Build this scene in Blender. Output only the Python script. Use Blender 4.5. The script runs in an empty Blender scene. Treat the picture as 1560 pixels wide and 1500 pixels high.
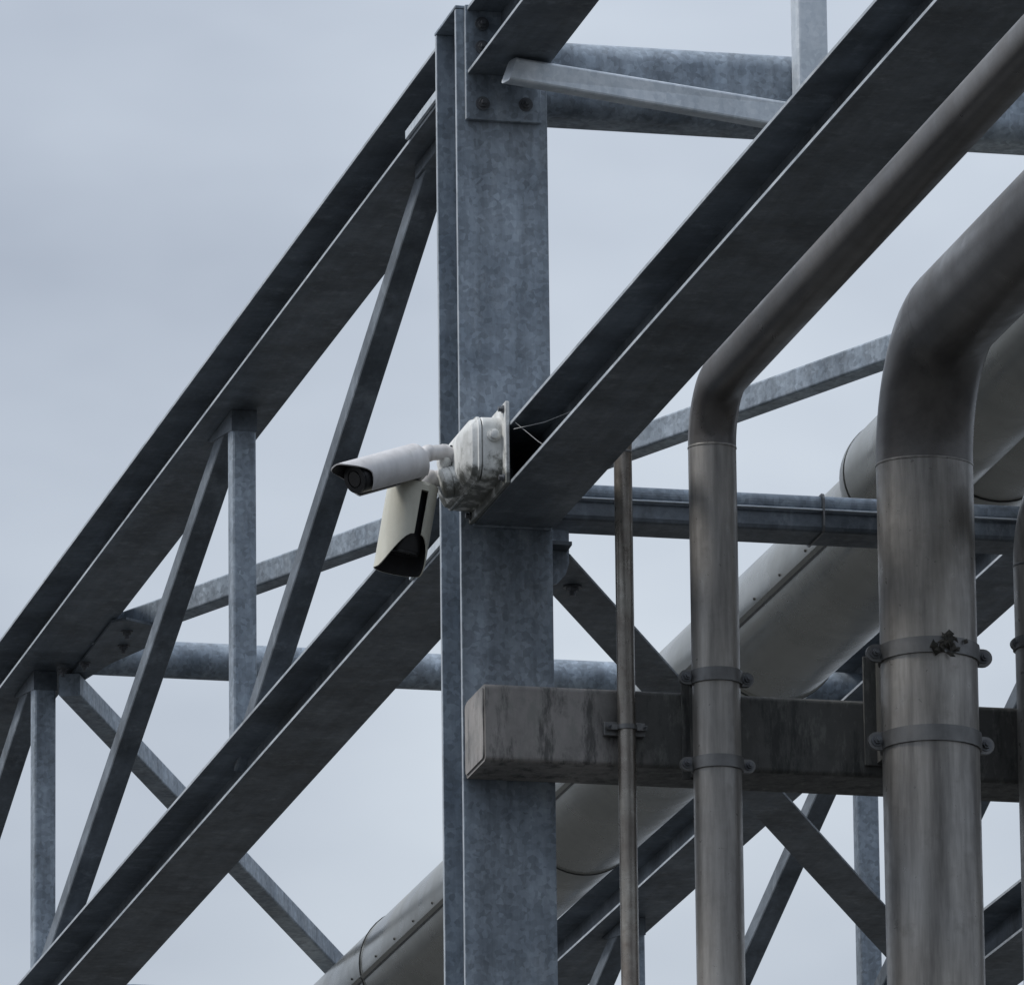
import bpy, bmesh, math, random
from mathutils import Vector, Matrix
random.seed(7)
SC = bpy.context.scene
COL = SC.collection
R = math.radians

# ------------------------------------------------------------------ camera, sky, sun, exposure
CAM_Z = 1.6
PITCH, ROLL, FPX = R(15.1), -0.0115, 15000.0
cd = bpy.data.cameras.new('camera'); cam = bpy.data.objects.new('camera', cd); COL.objects.link(cam)
cd.sensor_fit = 'HORIZONTAL'; cd.sensor_width = 36.0; cd.lens = FPX / 1560.0 * 36.0
cd.clip_start = 0.5; cd.clip_end = 3000
cam.matrix_world = Matrix.Translation((0, 0, CAM_Z)) @ (Matrix.Rotation(math.pi/2 + PITCH, 4, 'X') @ Matrix.Rotation(ROLL, 4, 'Z'))
SC.camera = cam

SUN_EL, SUN_AZ = R(50), R(-98)       # azimuth from +Y, clockwise positive; to the left, a little behind the camera
w = bpy.data.worlds.new('World'); SC.world = w; w.use_nodes = True
nt = w.node_tree; N = nt.nodes; L = nt.links; N.clear()
out = N.new('ShaderNodeOutputWorld'); bg = N.new('ShaderNodeBackground'); bg.inputs[1].default_value = 0.1
sky = N.new('ShaderNodeTexSky'); sky.sky_type = 'NISHITA'; sky.sun_disc = False
sky.sun_elevation = SUN_EL; sky.sun_rotation = SUN_AZ % (2*math.pi); sky.dust_density = 3.0
tc = N.new('ShaderNodeTexCoord'); sep = N.new('ShaderNodeSeparateXYZ'); L.new(tc.outputs['Generated'], sep.inputs[0])
mp = N.new('ShaderNodeMapping'); mp.inputs['Scale'].default_value = (1, 1, 2.2); mp.inputs['Location'].default_value = (1.2829, -1.7331, 1.9896)
L.new(tc.outputs['Generated'], mp.inputs[0])
def wmath(op, a, b=None, clamp=False):
    m = N.new('ShaderNodeMath'); m.operation = op; m.use_clamp = clamp
    for i, x in enumerate((a, b)):
        if x is None: continue
        if isinstance(x, (int, float)): m.inputs[i].default_value = x
        else: L.new(x, m.inputs[i])
    return m.outputs[0]
nz = N.new('ShaderNodeTexNoise'); nz.inputs['Scale'].default_value = 6.0; nz.inputs['Detail'].default_value = 5; nz.inputs['Roughness'].default_value = 0.5
L.new(mp.outputs[0], nz.inputs['Vector'])
el = wmath('MAXIMUM', sep.outputs['Z'], 0.0)
cie = wmath('MULTIPLY_ADD', el, 2.9); cie.node.inputs[2].default_value = 1.0      # overcast: brighter towards the zenith
cl = wmath('MULTIPLY_ADD', nz.outputs[0], 1.5); cl.node.inputs[2].default_value = 0.25
lum = wmath('MULTIPLY', cie, cl)
ramp = N.new('ShaderNodeValToRGB'); L.new(nz.outputs[0], ramp.inputs[0])
ramp.color_ramp.elements[0].position = 0.3; ramp.color_ramp.elements[0].color = (0.75, 0.855, 1.045, 1)
ramp.color_ramp.elements[1].position = 0.7; ramp.color_ramp.elements[1].color = (0.85, 0.935, 1.035, 1)
vm = N.new('ShaderNodeVectorMath'); vm.operation = 'SCALE'; L.new(ramp.outputs[0], vm.inputs[0])
k = wmath('MULTIPLY', lum, 3.54); L.new(k, vm.inputs['Scale'])
mx = N.new('ShaderNodeMixRGB'); mx.inputs[0].default_value = 0.94
L.new(sky.outputs[0], mx.inputs[1]); L.new(vm.outputs[0], mx.inputs[2])
L.new(mx.outputs[0], bg.inputs[0]); L.new(bg.outputs[0], out.inputs[0])

sd = bpy.data.lights.new('sun', 'SUN'); sd.energy = 2.5; sd.angle = R(12); sd.color = (1.0, 0.97, 0.93)
so = bpy.data.objects.new('sun', sd); COL.objects.link(so)
sdir = Vector((math.sin(SUN_AZ)*math.cos(SUN_EL), math.cos(SUN_AZ)*math.cos(SUN_EL), math.sin(SUN_EL)))
so.rotation_euler = sdir.to_track_quat('Z', 'Y').to_euler()
vs = SC.view_settings; vs.view_transform = 'Standard'; vs.look = 'None'; vs.exposure = 0.0; vs.gamma = 1.0
try: vs.use_curve_mapping = False
except Exception: pass

# ------------------------------------------------------------------ the bridge's own frame: u across, v along, z up
AL = R(13.3)
A = Vector((-math.sin(AL), math.cos(AL), 0)); B = Vector((math.cos(AL), math.sin(AL), 0)); Z = Vector((0, 0, 1))
P0 = Vector((-0.11050, 20.0, 0))      # near corner of the column, on the ground
def W(u, v, z): return P0 + B*u + A*v + Z*z

# ------------------------------------------------------------------ materials
def material(name, base, dark, rough, metal, scale=7.0, streak=0.25, spangle=0.0, dirt=0.25, dirtcol=(0.05, 0.05, 0.045), bump=0.15, coat=0.0, tint=None, contrast=0.5, along='z', rns=40, rust=0.0):
    m = bpy.data.materials.new(name); m.use_nodes = True
    t = m.node_tree; n = t.nodes; l = t.links
    b = n['Principled BSDF']
    g = n.new('ShaderNodeNewGeometry')
    def noise(sc, det, ro, mapscale=(1, 1, 1), off=(0, 0, 0)):
        mpn = n.new('ShaderNodeMapping'); mpn.inputs['Scale'].default_value = mapscale; mpn.inputs['Location'].default_value = off
        l.new(g.outputs['Position'], mpn.inputs[0])
        x = n.new('ShaderNodeTexNoise'); x.inputs['Scale'].default_value = sc; x.inputs['Detail'].default_value = det; x.inputs['Roughness'].default_value = ro
        l.new(mpn.outputs[0], x.inputs['Vector']); return x.outputs[0]
    def mix(f, c1, c2, blend='MIX'):
        x = n.new('ShaderNodeMixRGB'); x.blend_type = blend
        for i, q in enumerate((f, c1, c2)):
            if isinstance(q, (int, float)): x.inputs[i].default_value = q
            elif isinstance(q, tuple): x.inputs[i].default_value = (*q, 1)
            else: l.new(q, x.inputs[i])
        return x.outputs[0]
    def rng(v, a, bb, lo=0.0, hi=1.0):
        x = n.new('ShaderNodeMapRange'); x.inputs[1].default_value = a; x.inputs[2].default_value = bb; x.inputs[3].default_value = lo; x.inputs[4].default_value = hi
        l.new(v, x.inputs[0]); return x.outputs[0]
    big = noise(scale, 7, 0.62)
    c = mix(rng(big, 0.5-contrast/2, 0.5+contrast/2), dark, base)
    if tint: c = mix(rng(noise(2.3, 3, 0.5, off=(3, 1, 7)), 0.35, 0.65, 0, 0.7), c, tint)
    if spangle:
        vo = n.new('ShaderNodeTexVoronoi'); vo.inputs['Scale'].default_value = 95
        ds = n.new('ShaderNodeMixRGB'); ds.inputs[0].default_value = 0.02
        l.new(g.outputs['Position'], ds.inputs[1]); 
        nn = n.new('ShaderNodeTexNoise'); nn.inputs['Scale'].default_value = 30; l.new(g.outputs['Position'], nn.inputs['Vector']); l.new(nn.outputs[1], ds.inputs[2])
        l.new(ds.outputs[0], vo.inputs['Vector'])
        bw = n.new('ShaderNodeRGBToBW'); l.new(vo.outputs['Color'], bw.inputs[0])
        c = mix(spangle, c, rng(bw.outputs[0], 0.1, 0.9, 0.25, 0.9), 'OVERLAY')
    if streak:
        if along == 'z': s = noise(26, 5, 0.65, mapscale=(1, 1, 0.09))
        else:                                  # streaks that follow the members running along the bridge
            fr = n.new('ShaderNodeVectorRotate'); fr.rotation_type = 'Z_AXIS'; fr.inputs['Angle'].default_value = -AL
            l.new(g.outputs['Position'], fr.inputs['Vector'])
            m2 = n.new('ShaderNodeMapping'); m2.inputs['Scale'].default_value = (1, 0.05, 1); l.new(fr.outputs[0], m2.inputs[0])
            x2 = n.new('ShaderNodeTexNoise'); x2.inputs['Scale'].default_value = 26; x2.inputs['Detail'].default_value = 5; x2.inputs['Roughness'].default_value = 0.65
            l.new(m2.outputs[0], x2.inputs['Vector']); s = x2.outputs[0]
        c = mix(streak, c, rng(s, 0.3, 0.7, 0.12, 0.88), 'OVERLAY')
    if dirt:
        d = noise(16, 9, 0.72, off=(5, 2, 1))
        c = mix(rng(d, 0.56, 0.74, 0, dirt), c, dirtcol)
        d2 = noise(3.1, 6, 0.7, off=(1, 8, 3))
        c = mix(rng(d2, 0.52, 0.72, 0, dirt*0.8), c, dirtcol)
    if rust:      # white rust and run marks
        wr = noise(13, 9, 0.75, mapscale=(1, 1, 0.4), off=(11, 3, 2))
        c = mix(rng(wr, 0.54, 0.68, 0, rust), c, (0.42, 0.46, 0.50))
        br = noise(9, 9, 0.8, mapscale=(1, 1, 0.3), off=(1, 13, 6))
        c = mix(rng(br, 0.60, 0.72, 0, rust*0.9), c, (0.10, 0.085, 0.07))
    if name == 'grimy_painted_steel':      # beam darker right of the thin pipe; pale and dark mould streaks
        pu = n.new('ShaderNodeVectorMath'); pu.operation = 'DOT_PRODUCT'; l.new(g.outputs['Position'], pu.inputs[0]); pu.inputs[1].default_value = tuple(B)
        ad = n.new('ShaderNodeMath'); ad.operation = 'MULTIPLY_ADD'; l.new(noise(5, 6, 0.6, off=(2, 2, 9)), ad.inputs[0]); ad.inputs[1].default_value = 0.35; l.new(pu.outputs['Value'], ad.inputs[2])
        u00 = P0.dot(B) + 0.175
        c = mix(rng(ad.outputs[0], u00+0.24, u00+0.34, 0, 0.80), c, (0.035, 0.038, 0.036))
        pale = noise(38, 8, 0.75, mapscale=(1, 1, 0.35), off=(4, 4, 4))
        c = mix(rng(pale, 0.52, 0.62, 0, 0.5), c, (0.17, 0.175, 0.16))
        drk = noise(22, 8, 0.75, mapscale=(1, 1, 0.2), off=(9, 4, 4))
        c = mix(rng(drk, 0.50, 0.60, 0, 0.7), c, (0.018, 0.02, 0.02))
    if name == 'mossy_shaded_white_metal':    # mould patches, plus underside shade painted as darkening low on the box
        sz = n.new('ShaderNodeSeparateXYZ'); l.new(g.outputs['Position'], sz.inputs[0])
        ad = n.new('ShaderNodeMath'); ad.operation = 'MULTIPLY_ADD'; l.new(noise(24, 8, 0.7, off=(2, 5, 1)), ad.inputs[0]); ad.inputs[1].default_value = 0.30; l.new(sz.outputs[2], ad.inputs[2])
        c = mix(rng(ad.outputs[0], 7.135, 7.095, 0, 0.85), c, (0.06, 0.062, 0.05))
        c = mix(rng(noise(34, 8, 0.75, mapscale=(1, 1, 0.25), off=(7, 5, 1)), 0.56, 0.66, 0, 0.6), c, (0.10, 0.098, 0.075))
    l.new(c, b.inputs['Base Color'])
    l.new(rng(noise(rns, 4, 0.6), 0.3, 0.7, max(rough-0.1, 0.05), rough+0.12), b.inputs['Roughness'])
    b.inputs['Metallic'].default_value = metal
    b.inputs['Specular IOR Level'].default_value = 0.4
    if coat: b.inputs['Coat Weight'].default_value = coat; b.inputs['Coat Roughness'].default_value = 0.25
    if bump:
        bp = n.new('ShaderNodeBump'); bp.inputs['Strength'].default_value = bump; bp.inputs['Distance'].default_value = 0.004
        l.new(noise(55, 6, 0.6), bp.inputs['Height']); l.new(bp.outputs[0], b.inputs['Normal'])
    m['nodes_color'] = 1
    return m

M = {}
M['galv'] = material('galvanized_steel', (0.27, 0.31, 0.355), (0.15, 0.18, 0.215), 0.48, 0.3, scale=6, streak=0.35, spangle=0.36, dirt=0.35, bump=0.12, contrast=0.34, rust=0.38)
M['galv_shaded'] = material('shaded_weathered_galvanized', (0.155, 0.178, 0.205), (0.07, 0.083, 0.098), 0.5, 0.25, scale=5, streak=0.32, spangle=0.14, dirt=0.5, bump=0.12, contrast=0.3, along='v', rust=0.3)  # weathered copy of the galvanized steel, darkened to carry the chords' shade
M['zinc'] = material('bright_zinc_tube', (0.58, 0.62, 0.66), (0.42, 0.46, 0.50), 0.42, 0.3, scale=9, streak=0.15, spangle=0.15, dirt=0.2, bump=0.1)
M['pipe'] = material('dull_stainless_pipe', (0.32, 0.30, 0.272), (0.195, 0.182, 0.168), 0.36, 0.4, scale=4, streak=0.62, dirt=0.32, dirtcol=(0.07, 0.06, 0.05), bump=0.04, tint=(0.25, 0.245, 0.24))
M['edge'] = material('lit_flange_edge', (0.54, 0.57, 0.60), (0.22, 0.25, 0.28), 0.4, 0.2, scale=9, streak=0, dirt=0.7, bump=0)  # pale colour stands in for light caught on the flange edges
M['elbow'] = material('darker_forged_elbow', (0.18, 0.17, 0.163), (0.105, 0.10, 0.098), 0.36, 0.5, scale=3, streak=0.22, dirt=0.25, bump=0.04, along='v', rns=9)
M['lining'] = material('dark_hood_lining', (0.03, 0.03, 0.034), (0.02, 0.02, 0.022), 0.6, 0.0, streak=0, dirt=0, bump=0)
M['rustpipe'] = material('stained_thin_pipe', (0.35, 0.335, 0.30), (0.13, 0.105, 0.09), 0.3, 0.65, scale=9, streak=0.5, dirt=0.7, dirtcol=(0.07, 0.045, 0.03), bump=0.1)
M['beam'] = material('grimy_painted_steel', (0.31, 0.29, 0.275), (0.17, 0.162, 0.158), 0.6, 0.1, scale=4, streak=0.15, dirt=0.55, dirtcol=(0.03, 0.032, 0.03), bump=0.2)
M['duct'] = material('aluminium_cladding', (0.335, 0.33, 0.305), (0.24, 0.24, 0.22), 0.27, 0.85, scale=3, rns=4, streak=0.08, along='v', dirt=0.3, dirtcol=(0.10, 0.10, 0.085), bump=0)
M['seam'] = material('dark_cladding_seam', (0.05, 0.05, 0.045), (0.03, 0.03, 0.03), 0.6, 0.2, bump=0)
M['white'] = material('dirty_white_plastic', (0.60, 0.59, 0.60), (0.47, 0.46, 0.46), 0.42, 0.0, scale=8, streak=0.2, dirt=0.45, dirtcol=(0.16, 0.15, 0.12), bump=0.05)
M['grimyshadedwhite'] = material('mossy_shaded_white_metal', (0.74, 0.75, 0.74), (0.50, 0.50, 0.48), 0.45, 0.0, scale=14, streak=0.35, dirt=0.6, dirtcol=(0.08, 0.08, 0.06), bump=0.2)
M['cream'] = material('yellowed_cream_plastic', (0.62, 0.61, 0.53), (0.50, 0.49, 0.42), 0.4, 0.0, scale=6, streak=0.15, dirt=0.15, bump=0.03)
M['black'] = material('black_plastic', (0.02, 0.02, 0.022), (0.014, 0.014, 0.016), 0.35, 0.0, streak=0, dirt=0, bump=0)
M['glass'] = material('lens_glass', (0.01, 0.01, 0.014), (0.01, 0.01, 0.012), 0.06, 0.0, streak=0, dirt=0, bump=0, coat=0.5)
M['bolt'] = material('zinc_bolt', (0.17, 0.18, 0.19), (0.09, 0.09, 0.10), 0.45, 0.6, scale=30, streak=0, dirt=0.4, bump=0.1)
M['clamp'] = material('dull_clamp_steel', (0.20, 0.20, 0.20), (0.12, 0.12, 0.12), 0.45, 0.6, scale=12, streak=0.2, dirt=0.4, bump=0.1)
M['leaf'] = material('dead_leaf', (0.05, 0.045, 0.035), (0.02, 0.02, 0.018), 0.8, 0.0, scale=60, streak=0, dirt=0, bump=0)
M['web'] = material('cobweb_thread', (0.55, 0.56, 0.56), (0.5, 0.5, 0.5), 0.6, 0.0, streak=0, dirt=0, bump=0)
M['ground'] = material('concrete_ground', (0.065, 0.065, 0.062), (0.045, 0.045, 0.043), 0.85, 0.0, scale=0.6, streak=0, dirt=0.4, bump=0.3)
M['footing'] = material('concrete_footing', (0.30, 0.29, 0.27), (0.2, 0.2, 0.19), 0.85, 0.0, scale=4, dirt=0.4, bump=0.3)

# ------------------------------------------------------------------ helpers
def mesh_obj(name, bm, mat, parent=None, edge=False):
    """bm is in world coordinates; the object's origin goes to its parent's location"""
    me = bpy.data.meshes.new(name)
    off = Vector(parent['_loc']) if parent is not None else Vector(bm_base(bm))
    bmesh.ops.translate(bm, verts=bm.verts, vec=-off)
    bmesh.ops.recalc_face_normals(bm, faces=bm.faces)
    bm.to_mesh(me); bm.free()
    me.materials.append(M[mat])
    if any(f.use_smooth for f in me.polygons): me.set_sharp_from_angle(angle=R(34))
    if edge:                                   # flange edges: bright line of light painted into the colour
        me.materials.append(M['edge'])
        for f in me.polygons:
            if abs(f.normal.dot(B)) > 0.97: f.material_index = 1
    o = bpy.data.objects.new(name, me); COL.objects.link(o)
    if parent is not None: o.parent = parent
    else: o.location = off
    o['_loc'] = tuple(off)
    return o
def bm_base(bm):
    n = max(len(bm.verts), 1)
    c = sum((v.co for v in bm.verts), Vector()) / n
    return (c.x, c.y, min(v.co.z for v in bm.verts))
def thing(name, label, cat, loc, group=None):
    o = bpy.data.objects.new(name, None); COL.objects.link(o); o.location = loc; o.empty_display_size = 0.1
    o['_loc'] = tuple(loc); o['label'] = label; o['category'] = cat
    if group: o['group'] = group
    return o
def tag(o, label, cat, group=None):
    o['label'] = label; o['category'] = cat
    if group: o['group'] = group
    return o
def add_prism(bm, prof, p, q, up=Z, smooth=False):
    """extrude a 2D profile (x right, y up) from p to q"""
    p, q = Vector(p), Vector(q); d = (q-p).normalized()
    r = d.cross(up).normalized(); uu = r.cross(d).normalized()
    a = [bm.verts.new(p + r*x + uu*y) for x, y in prof]
    b = [bm.verts.new(q + r*x + uu*y) for x, y in prof]
    n = len(prof)
    bm.faces.new(a); bm.faces.new(list(reversed(b)))
    for i in range(n):
        f = bm.faces.new([a[i], b[i], b[(i+1) % n], a[(i+1) % n]]); f.smooth = smooth
    return bm
def rrect(w, h, r=0.0, seg=3, cx=0.0, cy=0.0):
    if r <= 0: return [(cx-w/2, cy-h/2), (cx+w/2, cy-h/2), (cx+w/2, cy+h/2), (cx-w/2, cy+h/2)]
    pts = []
    for (sx, sy, a0) in ((-1, -1, 180), (1, -1, 270), (1, 1, 0), (-1, 1, 90)):
        for i in range(seg+1):
            an = R(a0 + 90.0*i/seg)
            pts.append((cx + sx*(w/2-r) + r*math.cos(an), cy + sy*(h/2-r) + r*math.sin(an)))
    return pts
def bar(p, q, w, h, r=0.004, up=Z, seg=2, smooth=False):
    bm = bmesh.new(); add_prism(bm, rrect(w, h, r, seg), p, q, up, smooth); return bm
def box(u0, u1, v0, v1, z0, z1, bev=0.0015, bm=None):
    """box aligned to the bridge frame"""
    own = bm or bmesh.new()
    vs_ = [own.verts.new(W(u, v, z)) for z in (z0, z1) for v in (v0, v1) for u in (u0, u1)]
    F = [(0, 1, 3, 2), (4, 6, 7, 5), (0, 4, 5, 1), (2, 3, 7, 6), (0, 2, 6, 4), (1, 5, 7, 3)]
    fs = [own.faces.new([vs_[i] for i in f]) for f in F]
    if bev:
        es = list({e for f in fs for e in f.edges})
        bmesh.ops.bevel(own, geom=es, offset=bev, segments=1, affect='EDGES')
    return own
def frame_of(d, hint=Z):
    d = d.normalized()
    if abs(d.dot(hint)) > 0.98: hint = A
    r = d.cross(hint).normalized(); return d, r, r.cross(d).normalized()
def add_tube(bm, pts, rad, seg=24, cap=True, hint=None):
    """swept tube through points with parallel transport; rad number or list"""
    pts = [Vector(p) for p in pts]; n = len(pts)
    rads = rad if isinstance(rad, (list, tuple)) else [rad]*n
    t = [(pts[min(i+1, n-1)]-pts[max(i-1, 0)]).normalized() for i in range(n)]
    _, r, u = frame_of(t[0], hint or Z)
    rings = []
    for i in range(n):
        if i:
            r = (r - t[i]*r.dot(t[i])).normalized(); u = r.cross(t[i]).normalized()
        rings.append([bm.verts.new(pts[i] + (r*math.cos(2*math.pi*k_/seg) + u*math.sin(2*math.pi*k_/seg))*rads[i]) for k_ in range(seg)])
    for i in range(n-1):
        for k_ in range(seg):
            f = bm.faces.new([rings[i][k_], rings[i][(k_+1) % seg], rings[i+1][(k_+1) % seg], rings[i+1][k_]]); f.smooth = True
    if cap:
        bm.faces.new(list(reversed(rings[0]))); bm.faces.new(rings[-1])
    return bm
def arc(p, c, q, rad, seg=12):
    """fillet: points of an arc of radius rad that turns at corner c from direction p->c to c->q"""
    p, c, q = Vector(p), Vector(c), Vector(q)
    d1 = (c-p).normalized(); d2 = (q-c).normalized(); ang = d1.angle(d2)
    tlen = rad*math.tan(ang/2); s = c - d1*tlen; e = c + d2*tlen
    nrm = (d2 - d1*d2.dot(d1)).normalized(); cen = s + nrm*rad
    return [cen + (-nrm*math.cos(ang*i/seg) + d1*math.sin(ang*i/seg))*rad for i in range(seg+1)]
def disc(bm, p, d, r0, r1, ln, seg=16, smooth=True):
    """cone / cylinder from p along d"""
    p = Vector(p); d, r, u = frame_of(Vector(d))
    a = [bm.verts.new(p + (r*math.cos(2*math.pi*k_/seg)+u*math.sin(2*math.pi*k_/seg))*r0) for k_ in range(seg)]
    b = [bm.verts.new(p + d*ln + (r*math.cos(2*math.pi*k_/seg)+u*math.sin(2*math.pi*k_/seg))*r1) for k_ in range(seg)]
    bm.faces.new(list(reversed(a))); bm.faces.new(b)
    for k_ in range(seg):
        f = bm.faces.new([a[k_], a[(k_+1) % seg], b[(k_+1) % seg], b[k_]]); f.smooth = smooth
    return bm
def bolt(parent, p, d, r=0.011, name='bolt', mat='bolt', shank=0.010):
    p = Vector(p); d = Vector(d).normalized()
    bm = bmesh.new()
    disc(bm, p, d, r*1.45, r*1.45, 0.003, 18)            # washer
    disc(bm, p + d*0.003, d, r, r*0.97, 0.008, 6, False) # hex head
    if shank: disc(bm, p + d*0.011, d, r*0.55, r*0.5, shank, 10)
    return mesh_obj(name, bm, mat, parent)
def hsection(parent, partname, u0, wd, z0, h, v0, v1, mat, tf=0.009, tw=0.007, top='flange', bot='flange', cut0=0.0):
    """H section running along v: its web is the part, its two flanges the sub-parts"""
    uc = u0 + wd/2
    web = mesh_obj(partname, box(uc-tw/2, uc+tw/2, v0, v1, z0+tf, z0+h-tf, 0), mat, parent)
    mesh_obj(bot, box(u0, u0+wd, v0, v1, z0, z0+tf, 0.0012), mat, web, True)
    mesh_obj(top, box(u0, u0+wd, v0, v1, z0+h-tf, z0+h, 0.0012), mat, web, True)
    return web

# ------------------------------------------------------------------ ground
bm = bmesh.new()
vv = [bm.verts.new(p) for p in ((-900, -600, 0), (900, -600, 0), (900, 1400, 0), (-900, 1400, 0))]; bm.faces.new(vv)
g = mesh_obj('ground', bm, 'ground'); g['kind'] = 'structure'

# ------------------------------------------------------------------ levels
ZT, ZB = 7.917, 6.927          # undersides of the upper and lower chords
CW = 0.198                     # column width
def column(u0, label):
    t = thing('steel_column', label, 'column', W(u0+CW/2, 0.1, 0), 'steel columns of the pipe bridge')
    mesh_obj('flange', box(u0, u0+CW, 0.0, 0.012, 0.06, 8.066, 0.0012), 'galv', t, True)
    mesh_obj('flange', box(u0, u0+CW, 0.187, 0.200, 0.06, 8.066, 0.0012), 'galv', t, True)
    mesh_obj('web', box(u0+CW/2-0.005, u0+CW/2+0.005, 0.013, 0.187, 0.06, 8.066, 0), 'galv', t)
    mesh_obj('cap_plate', box(u0-0.001, u0+CW+0.001, -0.001, 0.201, 8.0665, 8.0735, 0.001), 'galv', t)
    mesh_obj('base_plate', box(u0-0.08, u0+CW+0.08, -0.08, 0.28, 0.03, 0.06, 0.002), 'galv', t)
    for du in (-0.05, CW+0.05):
        for dv in (-0.05, 0.25): bolt(t, W(u0+du, dv, 0.06), Z, 0.016, 'anchor_bolt')
    f = mesh_obj('concrete_footing', box(u0-0.2, u0+CW+0.2, -0.2, 0.4, -0.3, 0.03, 0.01), 'footing')
    f['kind'] = 'structure'
    return t
colA = column(0.002, 'tall grey galvanized H column behind the two security cameras')
colB = column(2.240, 'grey galvanized H column standing beyond the far end of the cross beams')
# gusset with the bolt that takes the portal brace
gp = bmesh.new()
prof = [(0.2035, 6.952), (0.258, 6.952), (0.258, 6.88), (0.250, 6.855), (0.232, 6.835), (0.2035, 6.825)]
a_ = [gp.verts.new(W(u, 0.092, z)) for u, z in prof]; b_ = [gp.verts.new(W(u, 0.102, z)) for u, z in prof]
gp.faces.new(a_); gp.faces.new(list(reversed(b_)))
for i in range(6): gp.faces.new([a_[i], b_[i], b_[(i+1) % 6], a_[(i+1) % 6]])
gus = mesh_obj('gusset_plate', gp, 'galv', colA)

# ------------------------------------------------------------------ the two trusses behind the columns
def truss(u0, label):
    V1 = 13.2
    t = thing('bridge_truss', label, 'truss', W(u0+0.083, 0.2, ZB), 'steel trusses of the pipe bridge')
    up = hsection(t, 'upper_chord', u0, 0.166, ZT, 0.136, 0.203, V1, 'galv_shaded')
    lo = hsection(t, 'lower_chord', u0, 0.166, ZB, 0.134, 0.203, V1, 'galv_shaded')
    # welded splice strips on the flange edges next to the column
    for zz, web in ((ZT, up), (ZB, lo)):
        mesh_obj('splice_strip', box(u0-0.008, u0-0.001, 0.203, 0.50, zz+0.008, zz+0.028, 0.001), 'zinc', web)
    uc = u0+0.083
    nodes = [2.71, 5.31, 7.91, 10.51]
    for i, v in enumerate(nodes):
        mesh_obj('post', bar(W(uc, v, ZB+0.136), W(uc, v, ZT-0.002), 0.058, 0.058, 0.006, up=A), 'galv', t)
        mesh_obj('weld_bead', bar(W(uc, v, ZB+0.1345), W(uc, v, ZB+0.141), 0.067, 0.067, 0.008, up=A), 'clamp', t)
        top = nodes[i-1] + 0.055 if i else 0.565
        DB = -0.02 if i else 0.02
        mesh_obj('diagonal', bar(W(uc, v-DB, ZB+0.128), W(uc, top, ZT+0.004), 0.056, 0.056, 0.006, up=Z), 'galv_shaded', t)
        # gusset plate under the upper chord, plate above the lower chord
        for vv0, sgn in ((v, 1),):
            bm = bmesh.new()
            pr = [(v-0.0310, ZT-0.001), (v+0.26, ZT-0.001), (v+0.22, ZT-0.014), (v+0.04, ZT-0.040), (v-0.0305, ZT-0.052), (v-0.0310, ZT-0.030)]
            a1 = [bm.verts.new(W(uc-0.031, q, z)) for q, z in pr]; b1 = [bm.verts.new(W(uc+0.031, q, z)) for q, z in pr]
            bm.faces.new(a1); bm.faces.new(list(reversed(b1)))
            for j in range(6): bm.faces.new([a1[j], b1[j], b1[(j+1) % 6], a1[(j+1) % 6]])
            mesh_obj('gusset_plate', bm, 'galv_shaded', t)
        bm = bmesh.new()
        pr = [(v-0.20, ZB+0.136), (v+0.10, ZB+0.136), (v+0.085, ZB+0.175), (v-0.03, ZB+0.195), (v-0.14, ZB+0.165)]
        a1 = [bm.verts.new(W(uc-0.033, q, z)) for q, z in pr]; b1 = [bm.verts.new(W(uc-0.030, q, z)) for q, z in pr]
        bm.faces.new(a1); bm.faces.new(list(reversed(b1)))
        for j in range(5): bm.faces.new([a1[j], b1[j], b1[(j+1) % 5], a1[(j+1) % 5]])
        mesh_obj('gusset_plate', bm, 'galv_shaded', t)
    # gusset at the column head
    mesh_obj('gusset_plate', box(uc-0.034, uc+0.034, 0.203, 0.66, ZT-0.030, ZT-0.001, 0.001), 'galv_shaded', t)
    return t
truss(0.010, 'open steel truss running off to the lower left from behind the tall column')
truss(2.250, 'far steel truss behind the thick ducts at lower right')

# ------------------------------------------------------------------ the near bay: two H beams coming toward the viewer
t = thing('steel_beam', 'upper dark H beam bolted to the head of the column by a plate', 'beam', W(0.105, -0.02, ZT))
hsection(t, 'beam_web', 0.024, 0.156, ZT, 0.150, -5.6, -0.0145, 'galv_shaded')
ep = mesh_obj('end_plate', box(0.020, 0.184, -0.0135, -0.0015, 7.817, 8.072, 0.0012), 'galv', t, True)
for (u, z) in ((0.056, 7.853), (0.150, 7.856), (0.056, 8.030), (0.056, 7.978), (0.150, 8.030)):
    bolt(ep, W(u, -0.0137, z), -A, 0.0105)
t = thing('steel_beam', 'long dark H beam rising to the upper right behind the security cameras', 'beam', W(0.115, -0.02, ZB))
hsection(t, 'beam_web', 0.030, 0.172, ZB, 0.134, -5.6, -0.0145, 'galv_shaded')
mesh_obj('end_plate', box(0.026, 0.196, -0.0135, -0.0015, ZB-0.004, ZB+0.145, 0.0015), 'galv', t)

# ------------------------------------------------------------------ cross members
def bar_thing(name, label, cat, p, q, w_, h_, mat, r=0.006, up=Z, group=None):
    o = mesh_obj(name, bar(p, q, w_, h_, r, up, 3), mat); return tag(o, label, cat, group)
# head beam between the columns
t = thing('head_beam', 'deep rounded grey cross beam between the column heads', 'beam', W(1.2, 0.15, 7.873))
mesh_obj('beam_body', bar(W(0.2035, 0.155, 7.958), W(2.238, 0.155, 7.958), 0.150, 0.170, 0.046, seg=8, smooth=True), 'galv', t)
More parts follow.
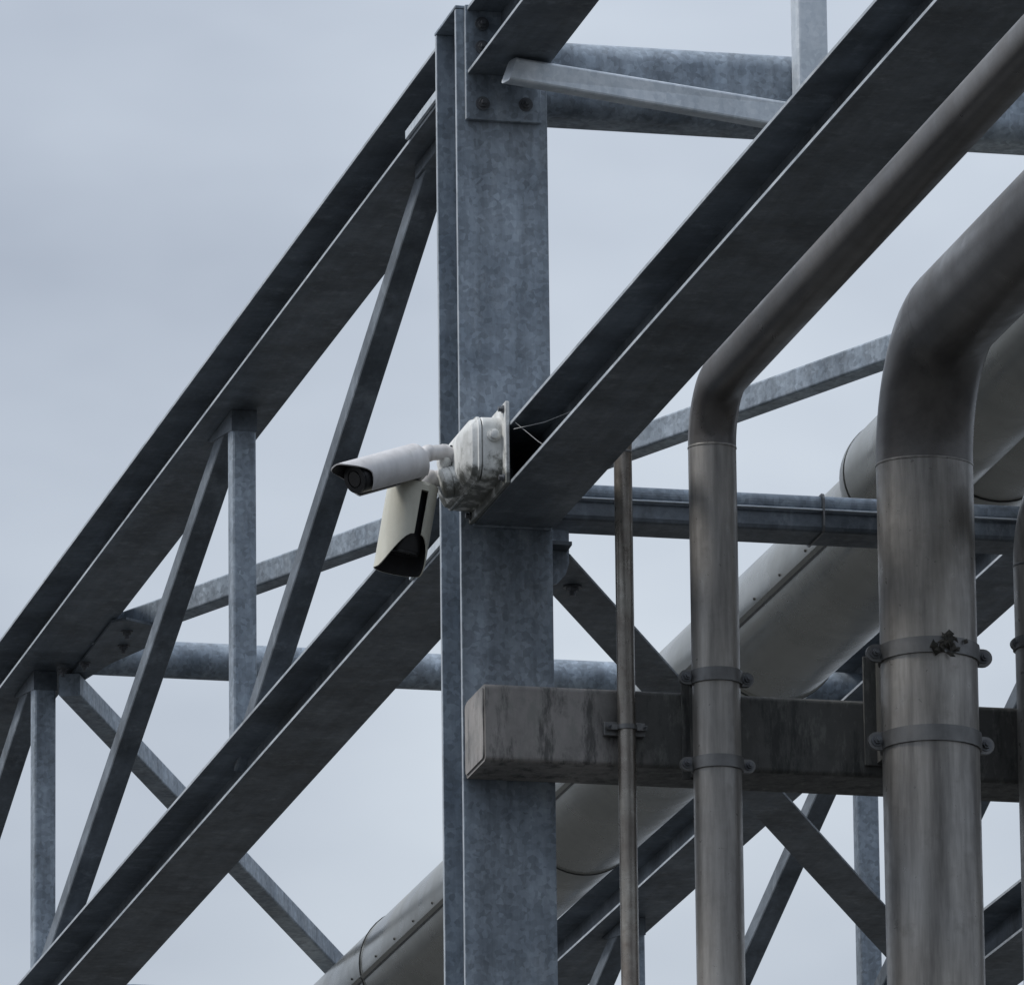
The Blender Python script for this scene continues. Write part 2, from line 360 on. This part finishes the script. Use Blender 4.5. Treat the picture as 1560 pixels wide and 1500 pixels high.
# lower tie: flat channel with a strap
t = thing('tie_beam', 'flat cross tie with a metal strap just below the long H beam', 'beam', W(1.2, 0.13, 6.953))
mesh_obj('tie_body', bar(W(0.2035, 0.125, 6.992), W(2.238, 0.125, 6.992), 0.126, 0.046, 0.010), 'galv_shaded', t)
mesh_obj('top_rail', bar(W(0.2035, 0.080, 7.033), W(2.238, 0.080, 7.033), 0.034, 0.034, 0.014, seg=4), 'galv', t)
mesh_obj('lip_strip', box(0.2035, 2.238, 0.052, 0.063, 7.0125, 7.0165, 0.001), 'zinc', t)
mesh_obj('strap', bar(W(0.805, 0.122, 7.009), W(0.809, 0.122, 7.009), 0.146, 0.088, 0.014), 'clamp', t)
# crossbars and braces at the third node
bmt = bmesh.new(); add_tube(bmt, [W(0.100, 5.31, 7.970), W(2.328, 5.31, 7.970)], 0.049, 28)
tag(mesh_obj('round_crossbar', bmt, 'galv'), 'round grey crossbar joining the two upper chords far back', 'crossbar')
bar_thing('lower_crossbar', 'square crossbar joining the two lower chords far back', 'crossbar', W(0.182, 5.05, 6.985), W(2.245, 5.05, 6.985), 0.08, 0.08, 'galv')
bar_thing('plan_brace', 'thin brace sloping down right from the left truss to where the duct hides it', 'brace', W(0.150, 5.24, 7.872), W(2.25, 10.06, 7.872), 0.058, 0.060, 'galv', group='plan braces of the bridge')
# plan braces in the top plane
bar_thing('plan_brace', 'long thin brace rising from the left truss to the far right behind the pipes', 'brace', W(0.185, 4.98, 7.943), W(2.245, 0.28, 7.943), 0.058, 0.062, 'galv', group='plan braces of the bridge')
gz = thing('node_gusset', 'dark bolted gusset where the round crossbar meets the left truss', 'gusset', W(0.2, 5.05, 7.85))
bm = bmesh.new()
pr = [(0.160, 4.70), (0.19, 4.66), (0.275, 4.72), (0.325, 4.86), (0.24, 5.12), (0.20, 5.34), (0.160, 5.38)]
a1 = [bm.verts.new(W(u, v, 7.905)) for u, v in pr]; b1 = [bm.verts.new(W(u, v, 7.912)) for u, v in pr]
bm.faces.new(a1); bm.faces.new(list(reversed(b1)))
for j in range(7): bm.faces.new([a1[j], b1[j], b1[(j+1) % 7], a1[(j+1) % 7]])
mesh_obj('flat_plate', bm, 'galv_shaded', gz)
for u_, v_ in ((0.215, 4.78), (0.235, 4.93)): bolt(gz, W(u_, v_, 7.905), -Z, 0.011)
for u_, v_ in ((0.125, 5.20), (0.170, 5.13)): bolt(gz, W(u_, v_, 7.905), -Z, 0.011)
t = thing('square_brace', 'pale bare bar running right from under the upper beam', 'brace', W(0.09, -0.15, 7.86))
bm = bar(W(0.074, -0.153, 7.885), W(0.75, 0.058, 7.885), 0.036, 0.060, 0.007, seg=3)
for v_ in bm.verts:                            # mitred, slightly flattened end
    if (v_.co - W(0.074, -0.153, 7.885)).length < 0.08:
        v_.co += B*0.30*max(0.0, v_.co.z-7.860); v_.co.z = 7.885 + (v_.co.z-7.885)*0.86
mesh_obj('brace_tube', bm, 'zinc', t)
# upright at the top of the picture
t = thing('guard_post', 'square pale upright standing above the head beam', 'post', W(0.79, 0.035, 7.80))
mesh_obj('post_tube', bar(W(0.792, 0.038, 7.80), W(0.792, 0.038, 9.6), 0.068, 0.06, 0.007, up=A, seg=3), 'zinc', t)
# lower plan brace: a broad angle lying in the bottom plane, seen from below
t = thing('plan_brace', 'broad dark angle brace running down right from the bolted gusset beside the column', 'brace', W(0.26, 0.3, 6.89), 'plan braces of the bridge')
p_, q_ = W(0.214, 0.125, 6.900), W(2.26, 4.28, 6.900)
mesh_obj('angle_leg', bar(p_, q_, 0.108, 0.008, 0.002), 'galv_shaded', t)
nr = (q_-p_).normalized().cross(Z)
mesh_obj('angle_leg', bar(p_ + (q_-p_)*0.06 - nr*0.050 + Z*0.036, q_ - nr*0.050 + Z*0.036, 0.008, 0.060, 0.002), 'galv_shaded', t)
bolt(t, W(0.324, 0.338, 6.895), -Z, 0.014)
bm = bmesh.new()
pr = [(0.2035, 0.19), (0.2035, 0.04), (0.252, 0.04), (0.256, 0.13), (0.285, 0.20), (0.26, 0.30)]
a1 = [bm.verts.new(W(u, v, 6.906)) for u, v in pr]; b1 = [bm.verts.new(W(u, v, 6.914)) for u, v in pr]
bm.faces.new(a1); bm.faces.new(list(reversed(b1)))
for j in range(6): bm.faces.new([a1[j], b1[j], b1[(j+1) % 6], a1[(j+1) % 6]])
mesh_obj('gusset_plate', bm, 'galv_shaded', t)

# ------------------------------------------------------------------ hollow box beam across the front
t = thing('box_beam', 'grimy grey box beam across the column front carrying the vertical pipes', 'beam', W(0.01, -0.09, 6.377))
mesh_obj('beam_body', bar(W(0.008, -0.0915, 6.459), W(2.6, -0.0915, 6.459), 0.178, 0.164, 0.010, seg=4), 'beam', t)
mesh_obj('end_cap', bar(W(0.0045, -0.0915, 6.459), W(0.0078, -0.0915, 6.459), 0.166, 0.150, 0.010, seg=4), 'beam', t)

# ------------------------------------------------------------------ pipes
def pipe_line(name, label, pts, rad, bend, mat, weldmat='clamp', group=None, seg=32, cat='pipe', weld_r=0.0008, elbow_mat=None):
    """pts: corner points; each inner corner is a bend. Straight runs and elbows are separate parts"""
    base = pts[0]
    t = thing(name, label, cat, base, group)
    cur = Vector(pts[0])
    for i in range(1, len(pts)-1):
        ar = arc(pts[i-1], pts[i], pts[i+1], bend, 14)
        bm = bmesh.new(); add_tube(bm, [cur + (ar[0]-cur)*k_/6 for k_ in range(7)], rad, seg, True, A); s = mesh_obj('straight_run', bm, mat, t)
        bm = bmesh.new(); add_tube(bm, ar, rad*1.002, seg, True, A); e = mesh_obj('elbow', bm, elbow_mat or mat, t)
        for q, d in ((ar[0], ar[1]-ar[0]),):
            d = Vector(d).normalized(); bm = bmesh.new()
            add_tube(bm, [q-d*0.0028, q-d*0.0014, q+d*0.0014, q+d*0.0028], [rad*1.0, rad*1.008+weld_r, rad*1.008+weld_r, rad*1.0], seg, False, A)
            mesh_obj('weld_bead', bm, weldmat, e)
        cur = ar[-1]
    q = Vector(pts[-1])
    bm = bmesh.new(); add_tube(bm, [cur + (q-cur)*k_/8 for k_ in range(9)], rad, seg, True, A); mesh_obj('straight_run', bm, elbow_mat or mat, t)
    return t
UL, VL, RL = 0.932, -0.300, 0.1020
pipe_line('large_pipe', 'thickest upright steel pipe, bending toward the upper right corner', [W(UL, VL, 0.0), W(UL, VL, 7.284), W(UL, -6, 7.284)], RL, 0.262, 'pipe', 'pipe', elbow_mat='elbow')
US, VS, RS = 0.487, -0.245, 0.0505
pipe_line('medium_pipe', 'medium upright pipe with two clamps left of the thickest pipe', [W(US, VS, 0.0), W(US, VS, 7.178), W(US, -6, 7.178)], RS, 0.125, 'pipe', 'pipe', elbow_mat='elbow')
UT, VT, RT = 0.3035, -0.207, 0.0190
pipe_line('thin_pipe', 'thinnest upright pipe, stained brown, beside the tall column', [W(UT, VT, 0.0), W(UT, VT, 7.105), W(UT, -6, 7.105)], RT, 0.06, 'rustpipe', seg=20)
UE = 1.187
pipe_line('edge_pipe', 'upright pipe cut off by the right edge of the picture', [W(UE, -0.25, 0.0), W(UE, -0.25, 6.955), W(UE, -6, 6.955)], 0.0505, 0.125, 'pipe')

# clamps
def clamp(u, v, r, z, hgt, ear, label, band=0.005, seg=28, cat='clamp'):
    t = thing('pipe_clamp', label, cat, W(u, v, z), 'pipe clamps on the box beam')
    for side, nm in ((-1, 'front_band'), (1, 'rear_band')):
        bm = bmesh.new(); n = seg//2
        rows = []
        for i in range(n+1):
            th = math.pi*i/n
            du, dv = math.cos(th), side*math.sin(th)
            rows.append([bm.verts.new(W(u + du*rr, v + dv*rr, zz)) for rr, zz in ((r+0.0012, z-hgt/2), (r+band, z-hgt/2), (r+band, z+hgt/2), (r+0.0012, z+hgt/2))])
        for i in range(n):
            for j in range(4):
                f = bm.faces.new([rows[i][j], rows[i][(j+1) % 4], rows[i+1][(j+1) % 4], rows[i+1][j]]); f.smooth = (j in (1, 3))
        bm.faces.new(rows[0]); bm.faces.new(list(reversed(rows[-1])))
        b = mesh_obj(nm, bm, 'clamp', t)
        for sg in (-1, 1):     # rounded lug
            bm = bmesh.new(); x0 = r + 0.001; x1 = r + ear; hh = hgt*0.55
            pr = [(x0, -hh), (x1-hh, -hh)] + [(x1-hh + hh*math.sin(R(a)), -hh*math.cos(R(a))) for a in range(20, 161, 20)] + [(x1-hh, hh), (x0, hh)]
            v0_, v1_ = (v-0.006, v-0.001) if side < 0 else (v+0.001, v+0.006)
            a1 = [bm.verts.new(W(u+sg*x, v0_, z+y)) for x, y in pr]; b1 = [bm.verts.new(W(u+sg*x, v1_, z+y)) for x, y in pr]
            bm.faces.new(a1); bm.faces.new(list(reversed(b1)))
            for j in range(len(pr)): bm.faces.new([a1[j], b1[j], b1[(j+1) % len(pr)], a1[(j+1) % len(pr)]])
            lg = mesh_obj('lug', bm, 'clamp', b)
    for sg in (-1, 1):
        bolt(t, W(u+sg*(r+ear-hgt*0.55), v-0.0062, z), -A, min(0.0085, hgt*0.26), shank=0.006)
    return t
clamp(UL, VL, RL*1.0, 6.612, 0.034, 0.034, 'upper clamp on the thickest pipe, above the box beam')
clamp(UL, VL, RL*1.0, 6.424, 0.034, 0.034, 'lower clamp on the thickest pipe')
clamp(US, VS, RS, 6.556, 0.028, 0.030, 'upper clamp on the medium pipe, level with the top of the box beam')
clamp(US, VS, RS, 6.371, 0.026, 0.030, 'lower clamp on the medium pipe')
clamp(UT, VT, RT, 6.452, 0.010, 0.024, 'small clip holding the thinnest stained pipe to the box beam', band=0.003)
clamp(UE, -0.25, 0.0505, 6.66, 0.024, 0.012, 'clamp on the pipe at the right edge')
# saddles between box beam and pipes
def saddle(u, v, r, z0, z1, label):
    t = thing('pipe_saddle', label, 'bracket', W(u, v, z0), 'saddles behind the clamped pipes')
    mesh_obj('back_plate', box(u-r-0.010, u+r+0.010, -0.188, -0.1825, z0, z1, 0.001), 'beam', t)
    for sg in (-1, 1):
        mesh_obj('side_plate', box(u+sg*(r*0.8)-0.004, u+sg*(r*0.8)+0.004, v+0.008, -0.1885, z0+0.004, z1-0.004, 0.001), 'beam', t)
saddle(UL, VL, RL, 6.40, 6.634, 'steel saddle bracket behind the thickest pipe')
saddle(US, VS, RS, 6.352, 6.576, 'steel saddle bracket behind the medium pipe')
t = thing('pipe_saddle', 'small bracket behind the thinnest pipe', 'bracket', W(UT, -0.19, 6.44), 'saddles behind the clamped pipes')
mesh_obj('back_plate', box(UT-0.046, UT+0.042, -0.198, -0.1822, 6.437, 6.466, 0.001), 'clamp', t)

# ------------------------------------------------------------------ ducts with sheet cladding
UD, ZD, RD = 1.50, 7.50, 0.165          # the duct falls 1 cm per metre toward the viewer
t = thing('clad_duct', 'thick clad duct sloping across the lower middle behind the column', 'duct', W(UD, 0, ZD-RD))
cuts = [-5.5, -3.0, -0.9, 1.1, 3.10, 5.10, 7.10, 8.42, 10.4, 13.2]
for a0, a1 in zip(cuts[:-1], cuts[1:]):
    bm = bmesh.new(); n = 40
    rj = RD + random.uniform(-0.0012, 0.0012)
    add_tube(bm, [W(UD, a0+0.002 + (a1-a0-0.004)*i/10, ZD + 0.01*(a0 + (a1-a0)*i/10)) for i in range(11)], rj, 48, True)
    seg_o = mesh_obj('cladding_section', bm, 'duct', t)
    # lap seam along the sheet, raised lip
    th = R(193)
    bm = bmesh.new()
    def dpt(th_, rr, v): return W(UD + math.cos(th_)*rr, v, ZD + 0.01*v + math.sin(th_)*rr)
    for k_, (t0, t1, r0, r1) in enumerate(((th, th+R(3.2), rj+0.0015, rj+0.0075),)):
        p4 = [bm.verts.new(dpt(x, y, v)) for v in (a0+0.01, a1-0.01) for x, y in ((t0-R(0.2), rj-0.002), (t0, r1), (t1, r0), (t1, rj-0.002))]
        for f in ((0, 1, 5, 4), (1, 2, 6, 5), (2, 3, 7, 6), (3, 0, 4, 7), (3, 2, 1, 0), (4, 5, 6, 7)): bm.faces.new([p4[q] for q in f])
    mesh_obj('lap_seam', bm, 'duct', seg_o)
    bm = bmesh.new()
    p4 = [bm.verts.new(dpt(x, y, v)) for v in (a0+0.01, a1-0.01) for x, y in ((th+R(3.2), rj-0.001), (th+R(3.2), rj+0.0012), (th+R(5.0), rj+0.0012), (th+R(5.0), rj-0.001))]
    for f in ((0, 1, 5, 4), (1, 2, 6, 5), (2, 3, 7, 6), (3, 0, 4, 7), (3, 2, 1, 0), (4, 5, 6, 7)): bm.faces.new([p4[q] for q in f])
    mesh_obj('seam_gap', bm, 'seam', seg_o)
    v = a0 + 0.12
    while v < a1 - 0.05:
        bm = bmesh.new(); nrm = (dpt(th-R(6), 1, v) - dpt(th-R(6), 0, v))
        disc(bm, dpt(th-R(6), rj-0.001, v), nrm, 0.0042, 0.003, 0.004, 8); mesh_obj('rivet', bm, 'seam', seg_o)
        v += 0.24
    # circumferential joint: swaged lip
    bm = bmesh.new(); add_tube(bm, [W(UD, a0+x, ZD + 0.01*a0) for x in (-0.016, -0.010, -0.002, 0.002)], [rj-0.001, rj+0.0022, rj+0.0022, rj-0.003], 48, False)
    mesh_obj('joint_lip', bm, 'duct', seg_o)
    bm = bmesh.new(); add_tube(bm, [W(UD, a0+x, ZD + 0.01*a0) for x in (-0.004, -0.0035, 0.0035, 0.004)], [RD-0.002, RD+0.0038, RD+0.0038, RD-0.002], 48, False)
    mesh_obj('joint_gap', bm, 'seam', seg_o)
UD2, ZD2, RD2 = 1.26, 7.385, 0.130
p = [W(UD2, -6, ZD2), W(UD2, 1.17, ZD2), W(UD, 1.26, ZD)]
def d2pt(th_, rr, v): return W(UD2 + math.cos(th_)*rr, v, ZD2 + math.sin(th_)*rr)
t = thing('branch_duct', 'clad duct with a rounded elbow half hidden behind the thickest pipe', 'duct', W(UD2, -1, ZD2-RD2))
ar = arc(p[0], p[1], p[2], 0.15, 8)
bm = bmesh.new(); add_tube(bm, [p[0] + (ar[0]-p[0])*i/10 for i in range(11)], RD2, 48); mesh_obj('cladding_section', bm, 'duct', t)
for i in range(0, 8, 2):
    bm = bmesh.new(); add_tube(bm, ar[i:i+3], RD2*1.01, 48); mesh_obj('elbow_segment', bm, 'duct', t)
bm = bmesh.new(); add_tube(bm, [ar[-1], p[2]], RD2, 48); mesh_obj('cladding_section', bm, 'duct', t)

# ------------------------------------------------------------------ security cameras on the beam end
tp = thing('mounting_plate', 'thin square steel plate on the end of the long H beam', 'plate', W(0.02, -0.17, 6.93))
mesh_obj('plate', box(0.0195, 0.0285, -0.345, -0.003, 6.928, 7.104, 0.0015), 'grimyshadedwhite', tp)
HC = (-0.172, 7.012)                                # v, z of the hub
def lathe(prof, p, d, seg=40, smooth=True):
    bm = bmesh.new(); p = Vector(p); d, r, u = frame_of(Vector(d)); rows = []
    oct_ = R(22.5) if seg == 8 else 0.0
    for x, rr in prof:
        rows.append([bm.verts.new(p + d*x + (r*math.cos(oct_+2*math.pi*k_/seg)+u*math.sin(oct_+2*math.pi*k_/seg))*rr) for k_ in range(seg)])
    for i in range(len(rows)-1):
        for k_ in range(seg):
            f = bm.faces.new([rows[i][k_], rows[i][(k_+1) % seg], rows[i+1][(k_+1) % seg], rows[i+1][k_]]); f.smooth = True
    bm.faces.new(list(reversed(rows[0]))); bm.faces.new(rows[-1])
    return bm
def sharp(o, deg=32):
    me = o.data
    try: me.set_sharp_from_angle(angle=R(deg))
    except Exception: pass
    return o
tb = thing('junction_box', 'round white weathered junction box on the mounting plate', 'junction box', W(0.0, HC[0], HC[1]-0.1))
hub = W(0.019, HC[0], HC[1])
def stack(loops, w_, h_, r_, bmesh_=None):
    # rounded-rectangle loops stacked along -B: (distance, inset)
    bm = bmesh.new(); rows = []
    for x, ins in loops:
        rows.append([bm.verts.new(W(0.0193-x, -0.161+y0, 7.015+z0)) for y0, z0 in rrect(w_-2*ins, h_-2*ins, max(r_-ins*0.6, 0.006), 5)])
    for i in range(len(rows)-1):
        m_ = len(rows[0])
        for k_ in range(m_):
            f = bm.faces.new([rows[i][k_], rows[i][(k_+1) % m_], rows[i+1][(k_+1) % m_], rows[i+1][k_]]); f.smooth = True
    bm.faces.new(rows[0]); bm.faces.new(list(reversed(rows[-1]))); return bm
mesh_obj('back_box', stack([(0, -0.001), (0.039, 0), (0.0405, 0.0015)], 0.300, 0.134, 0.026), 'grimyshadedwhite', tb)
mesh_obj('gasket', stack([(0.0405, 0.003), (0.0425, 0.003)], 0.300, 0.134, 0.026), 'black', tb)
cov = mesh_obj('cover', stack([(0.0425, 0.001), (0.0435, -0.001), (0.0490, -0.001), (0.0505, 0.003), (0.0610, 0.006), (0.0640, 0.010), (0.0700, 0.018), (0.0745, 0.026), (0.0765, 0.036)], 0.302, 0.136, 0.034), 'grimyshadedwhite', tb)
for dv, dz in ((-0.128, 0.045), (-0.128, -0.045), (0.128, 0.045), (0.128, -0.045)):
    bm = bmesh.new(); disc(bm, W(-0.030, -0.161+dv, 7.015+dz), -B, 0.0055, 0.005, 0.009, 10); mesh_obj('screw', bm, 'black', cov)
mesh_obj('cable_gland', lathe([(0, 0.014), (0.006, 0.014), (0.007, 0.010), (0.014, 0.010), (0.016, 0.006)], W(0.002, -0.3115, 7.038), -A, 12), 'grimyshadedwhite', tb)
for vv_, zz_ in ((-0.330, 7.090), (-0.330, 6.943), (-0.018, 6.943), (-0.018, 7.090)):
    bolt(tp, W(0.0190, vv_, zz_), -B, 0.006, 'screw', shank=0)
def bullet(label, rear, front, roll_hint, hood_mat, r_body, r_hood, span, skirt, slot_dir, arm_pts, arm_r, hood_back=0.0, flat=1.0):
    """bullet camera: body, lens, wraparound hood whose open slot faces slot_dir"""
    rear, front = Vector(rear), Vector(front); d = (front-rear).normalized(); ln = (front-rear).length
    t = thing('security_camera', label, 'camera', rear, 'security cameras on the beam end')
    s = Vector(slot_dir); s = (s - d*s.dot(d)).normalized(); r2 = d.cross(s).normalized()
    body = sharp(mesh_obj('camera_body', lathe([(0.0, r_body*0.72), (0.006, r_body*0.9), (0.012, r_body), (ln*0.80, r_body), (ln*0.82, r_body*0.97)], rear, d, 32), 'black', t))  # body black, carrying the shade under the hood in its colour
    bm = lathe([(0, r_body*0.94), (0.004, r_body*0.94), (0.0045, r_body*0.6), (0.002, r_body*0.58)], rear + d*ln*0.82, d, 32); mesh_obj('front_ring', bm, 'black', body)
    bm = lathe([(0, r_body*0.55), (0.003, r_body*0.5)], rear + d*(ln*0.82+0.0015), d, 24); mesh_obj('lens', bm, 'glass', body)
    # hood shell
    bm = bmesh.new(); n = 40; rows = []; th = 0.0028
    for i in range(n+1):
        f = -1 + 2*i/n; an = math.pi + f*span/2               # angle from the slot direction
        side = abs(f)
        L0 = hood_back
        L1 = ln*(skirt(f))
        rad = r_hood
        pts = []
        for x in (L0, L0 + (L1-L0)*0.33, L0 + (L1-L0)*0.66, L1):
            for rr in (rad, rad-th):
                pts.append(rear + d*x + (s*math.cos(an)*flat + r2*math.sin(an))*rr)
        rows.append([bm.verts.new(q) for q in pts])
    m = 4
    for i in range(n):
        a1, b1 = rows[i], rows[i+1]
        for j in range(m-1):
            f = bm.faces.new([a1[2*j], a1[2*j+2], b1[2*j+2], b1[2*j]]); f.smooth = True
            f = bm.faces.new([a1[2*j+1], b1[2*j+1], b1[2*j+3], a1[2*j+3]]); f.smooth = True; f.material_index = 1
        bm.faces.new([a1[0], b1[0], b1[1], a1[1]]); bm.faces.new([a1[-2], a1[-1], b1[-1], b1[-2]])
    for rw in (rows[0], rows[-1]):
        for j in range(m-1): bm.faces.new([rw[2*j], rw[2*j+1], rw[2*j+3], rw[2*j+2]])
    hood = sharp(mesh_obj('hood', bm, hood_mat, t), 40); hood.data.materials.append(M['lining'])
    bm = lathe([(0, r_hood*0.55), (0.003, r_hood*0.8), (0.010, r_hood*0.985), (0.022, r_hood*0.99)], rear + d*(hood_back-0.006), d, 32); sharp(mesh_obj('rear_cap', bm, hood_mat, t))
    # swivel arm
    bm = bmesh.new(); add_tube(bm, arm_pts, arm_r, 20); arm = mesh_obj('swivel_arm', bm, 'white', t)
    bm = bmesh.new(); bmesh.ops.create_icosphere(bm, subdivisions=3, radius=arm_r*1.12)
    bmesh.ops.translate(bm, verts=bm.verts, vec=Vector(arm_pts[-2]))
    for f in bm.faces: f.smooth = True
    mesh_obj('ball_joint', bm, 'white', arm)
    return t, d, s, r2
def ease(x, a, b): x = min(max((x-a)/(b-a), 0), 1); return x*x*(3-2*x)
rear1 = W(-0.140, -0.205, 7.001); front1 = W(-0.318, -0.305, 6.922)
t1, d, s, r2 = bullet('white bullet camera pointing left, with a square-cut black mouth', rear1, front1, Z, 'white', 0.032, 0.0405, R(300),
    lambda f: 1.0 - 0.24*ease(abs(f), 0.18, 0.62), (-A*0.15 - Z + B*-0.1),
    [W(-0.055, -0.180, 7.026), W(-0.075, -0.185, 7.032), W(-0.110, -0.192, 7.026), W(-0.146, -0.205, 7.002)], 0.0165)
bm = lathe([(0, 0.026), (0.006, 0.030), (0.016, 0.030), (0.022, 0.020)], W(-0.060, -0.165, 7.024), -B, 28); sharp(mesh_obj('swivel_base', bm, 'grimyshadedwhite', t1))
for (u_, z_) in ((-0.060, 7.043), (-0.078, 7.041), (-0.103, 7.035)):
    bm = bmesh.new(); disc(bm, W(u_, -0.185, z_), (-A*0.8+Z*0.5), 0.0035, 0.003, 0.004, 8); mesh_obj('screw', bm, 'black', t1)

rear2 = W(-0.136, -0.165, 6.965); front2 = W(-0.163, -0.142, 6.792)
t2, d2, s2, r22 = bullet('cream camera hanging below the white one, its hood open at the front', rear2, front2, Z, 'cream', 0.037, 0.0530, R(340),
    lambda f: 1.06 - 0.44*ease(abs(f), 0.50, 1.0), (-A*0.90 + B*0.34),
    [W(-0.050, -0.150, 6.985), W(-0.075, -0.150, 6.985), W(-0.098, -0.150, 6.982), W(-0.120, -0.150, 6.962)], 0.018)
bm = lathe([(0, 0.030), (0.004, 0.033), (0.018, 0.033), (0.020, 0.030), (0.022, 0.033), (0.036, 0.031), (0.040, 0.022)], W(-0.042, -0.175, 6.975), (-B-Z*0.25), 28); sharp(mesh_obj('swivel_base', bm, 'grimyshadedwhite', t2))
bm = bmesh.new(); q = rear2 + d2*0.075 + (-r22*0.95 - s2*-0.1)*0.0475
disc(bm, q, -r22, 0.005, 0.005, 0.002, 12); mesh_obj('screw', bm, 'black', t2)

# cobweb threads in the beam's recess and dead leaves caught in the upper clamp
for a0, a1, lb in (((0.034, -0.375, 7.050), (0.108, -0.47, 6.958), 'steeper of the cobweb threads right of the junction box'), ((0.034, -0.36, 7.040), (0.108, -0.60, 7.02), 'nearly level cobweb thread right of the junction box')):
    bm = bmesh.new(); p_, q_ = W(*a0), W(*a1); mid = (p_+q_)/2 - Z*0.006
    add_tube(bm, [p_, mid, q_], 0.0007, 5); tag(mesh_obj('cobweb_thread', bm, 'web'), lb, 'cobweb', 'cobweb threads by the mounting plate')
lf = thing('dead_leaves', 'dark dead leaves caught on the upper clamp of the thickest pipe', 'leaves', W(UL, VL-RL-0.01, 6.60))
for i in range(22):
    th = R(random.gauss(-86, 13)); c = W(UL + math.cos(th)*(RL+0.008), VL + math.sin(th)*(RL+0.008), 6.614 + random.gauss(0, 0.013))
    d_ = (B*random.uniform(-1, 1) + Z*random.uniform(-1, 0.8) - A*0.2).normalized(); ww = d_.cross(A).normalized()
    ln, wd = random.uniform(0.014, 0.034), random.uniform(0.004, 0.010)
    bm = bmesh.new(); v4 = [bm.verts.new(x) for x in (c - d_*ln/2, c + ww*wd - A*0.004, c + d_*ln/2 - A*0.002, c - ww*wd - A*0.003, c - A*0.006)]
    for f in ((0, 1, 4), (1, 2, 4), (2, 3, 4), (3, 0, 4)): bm.faces.new([v4[j] for j in f])
    mesh_obj('leaf', bm, 'leaf', lf)

for o in bpy.data.objects:
    if '_loc' in o: del o['_loc']
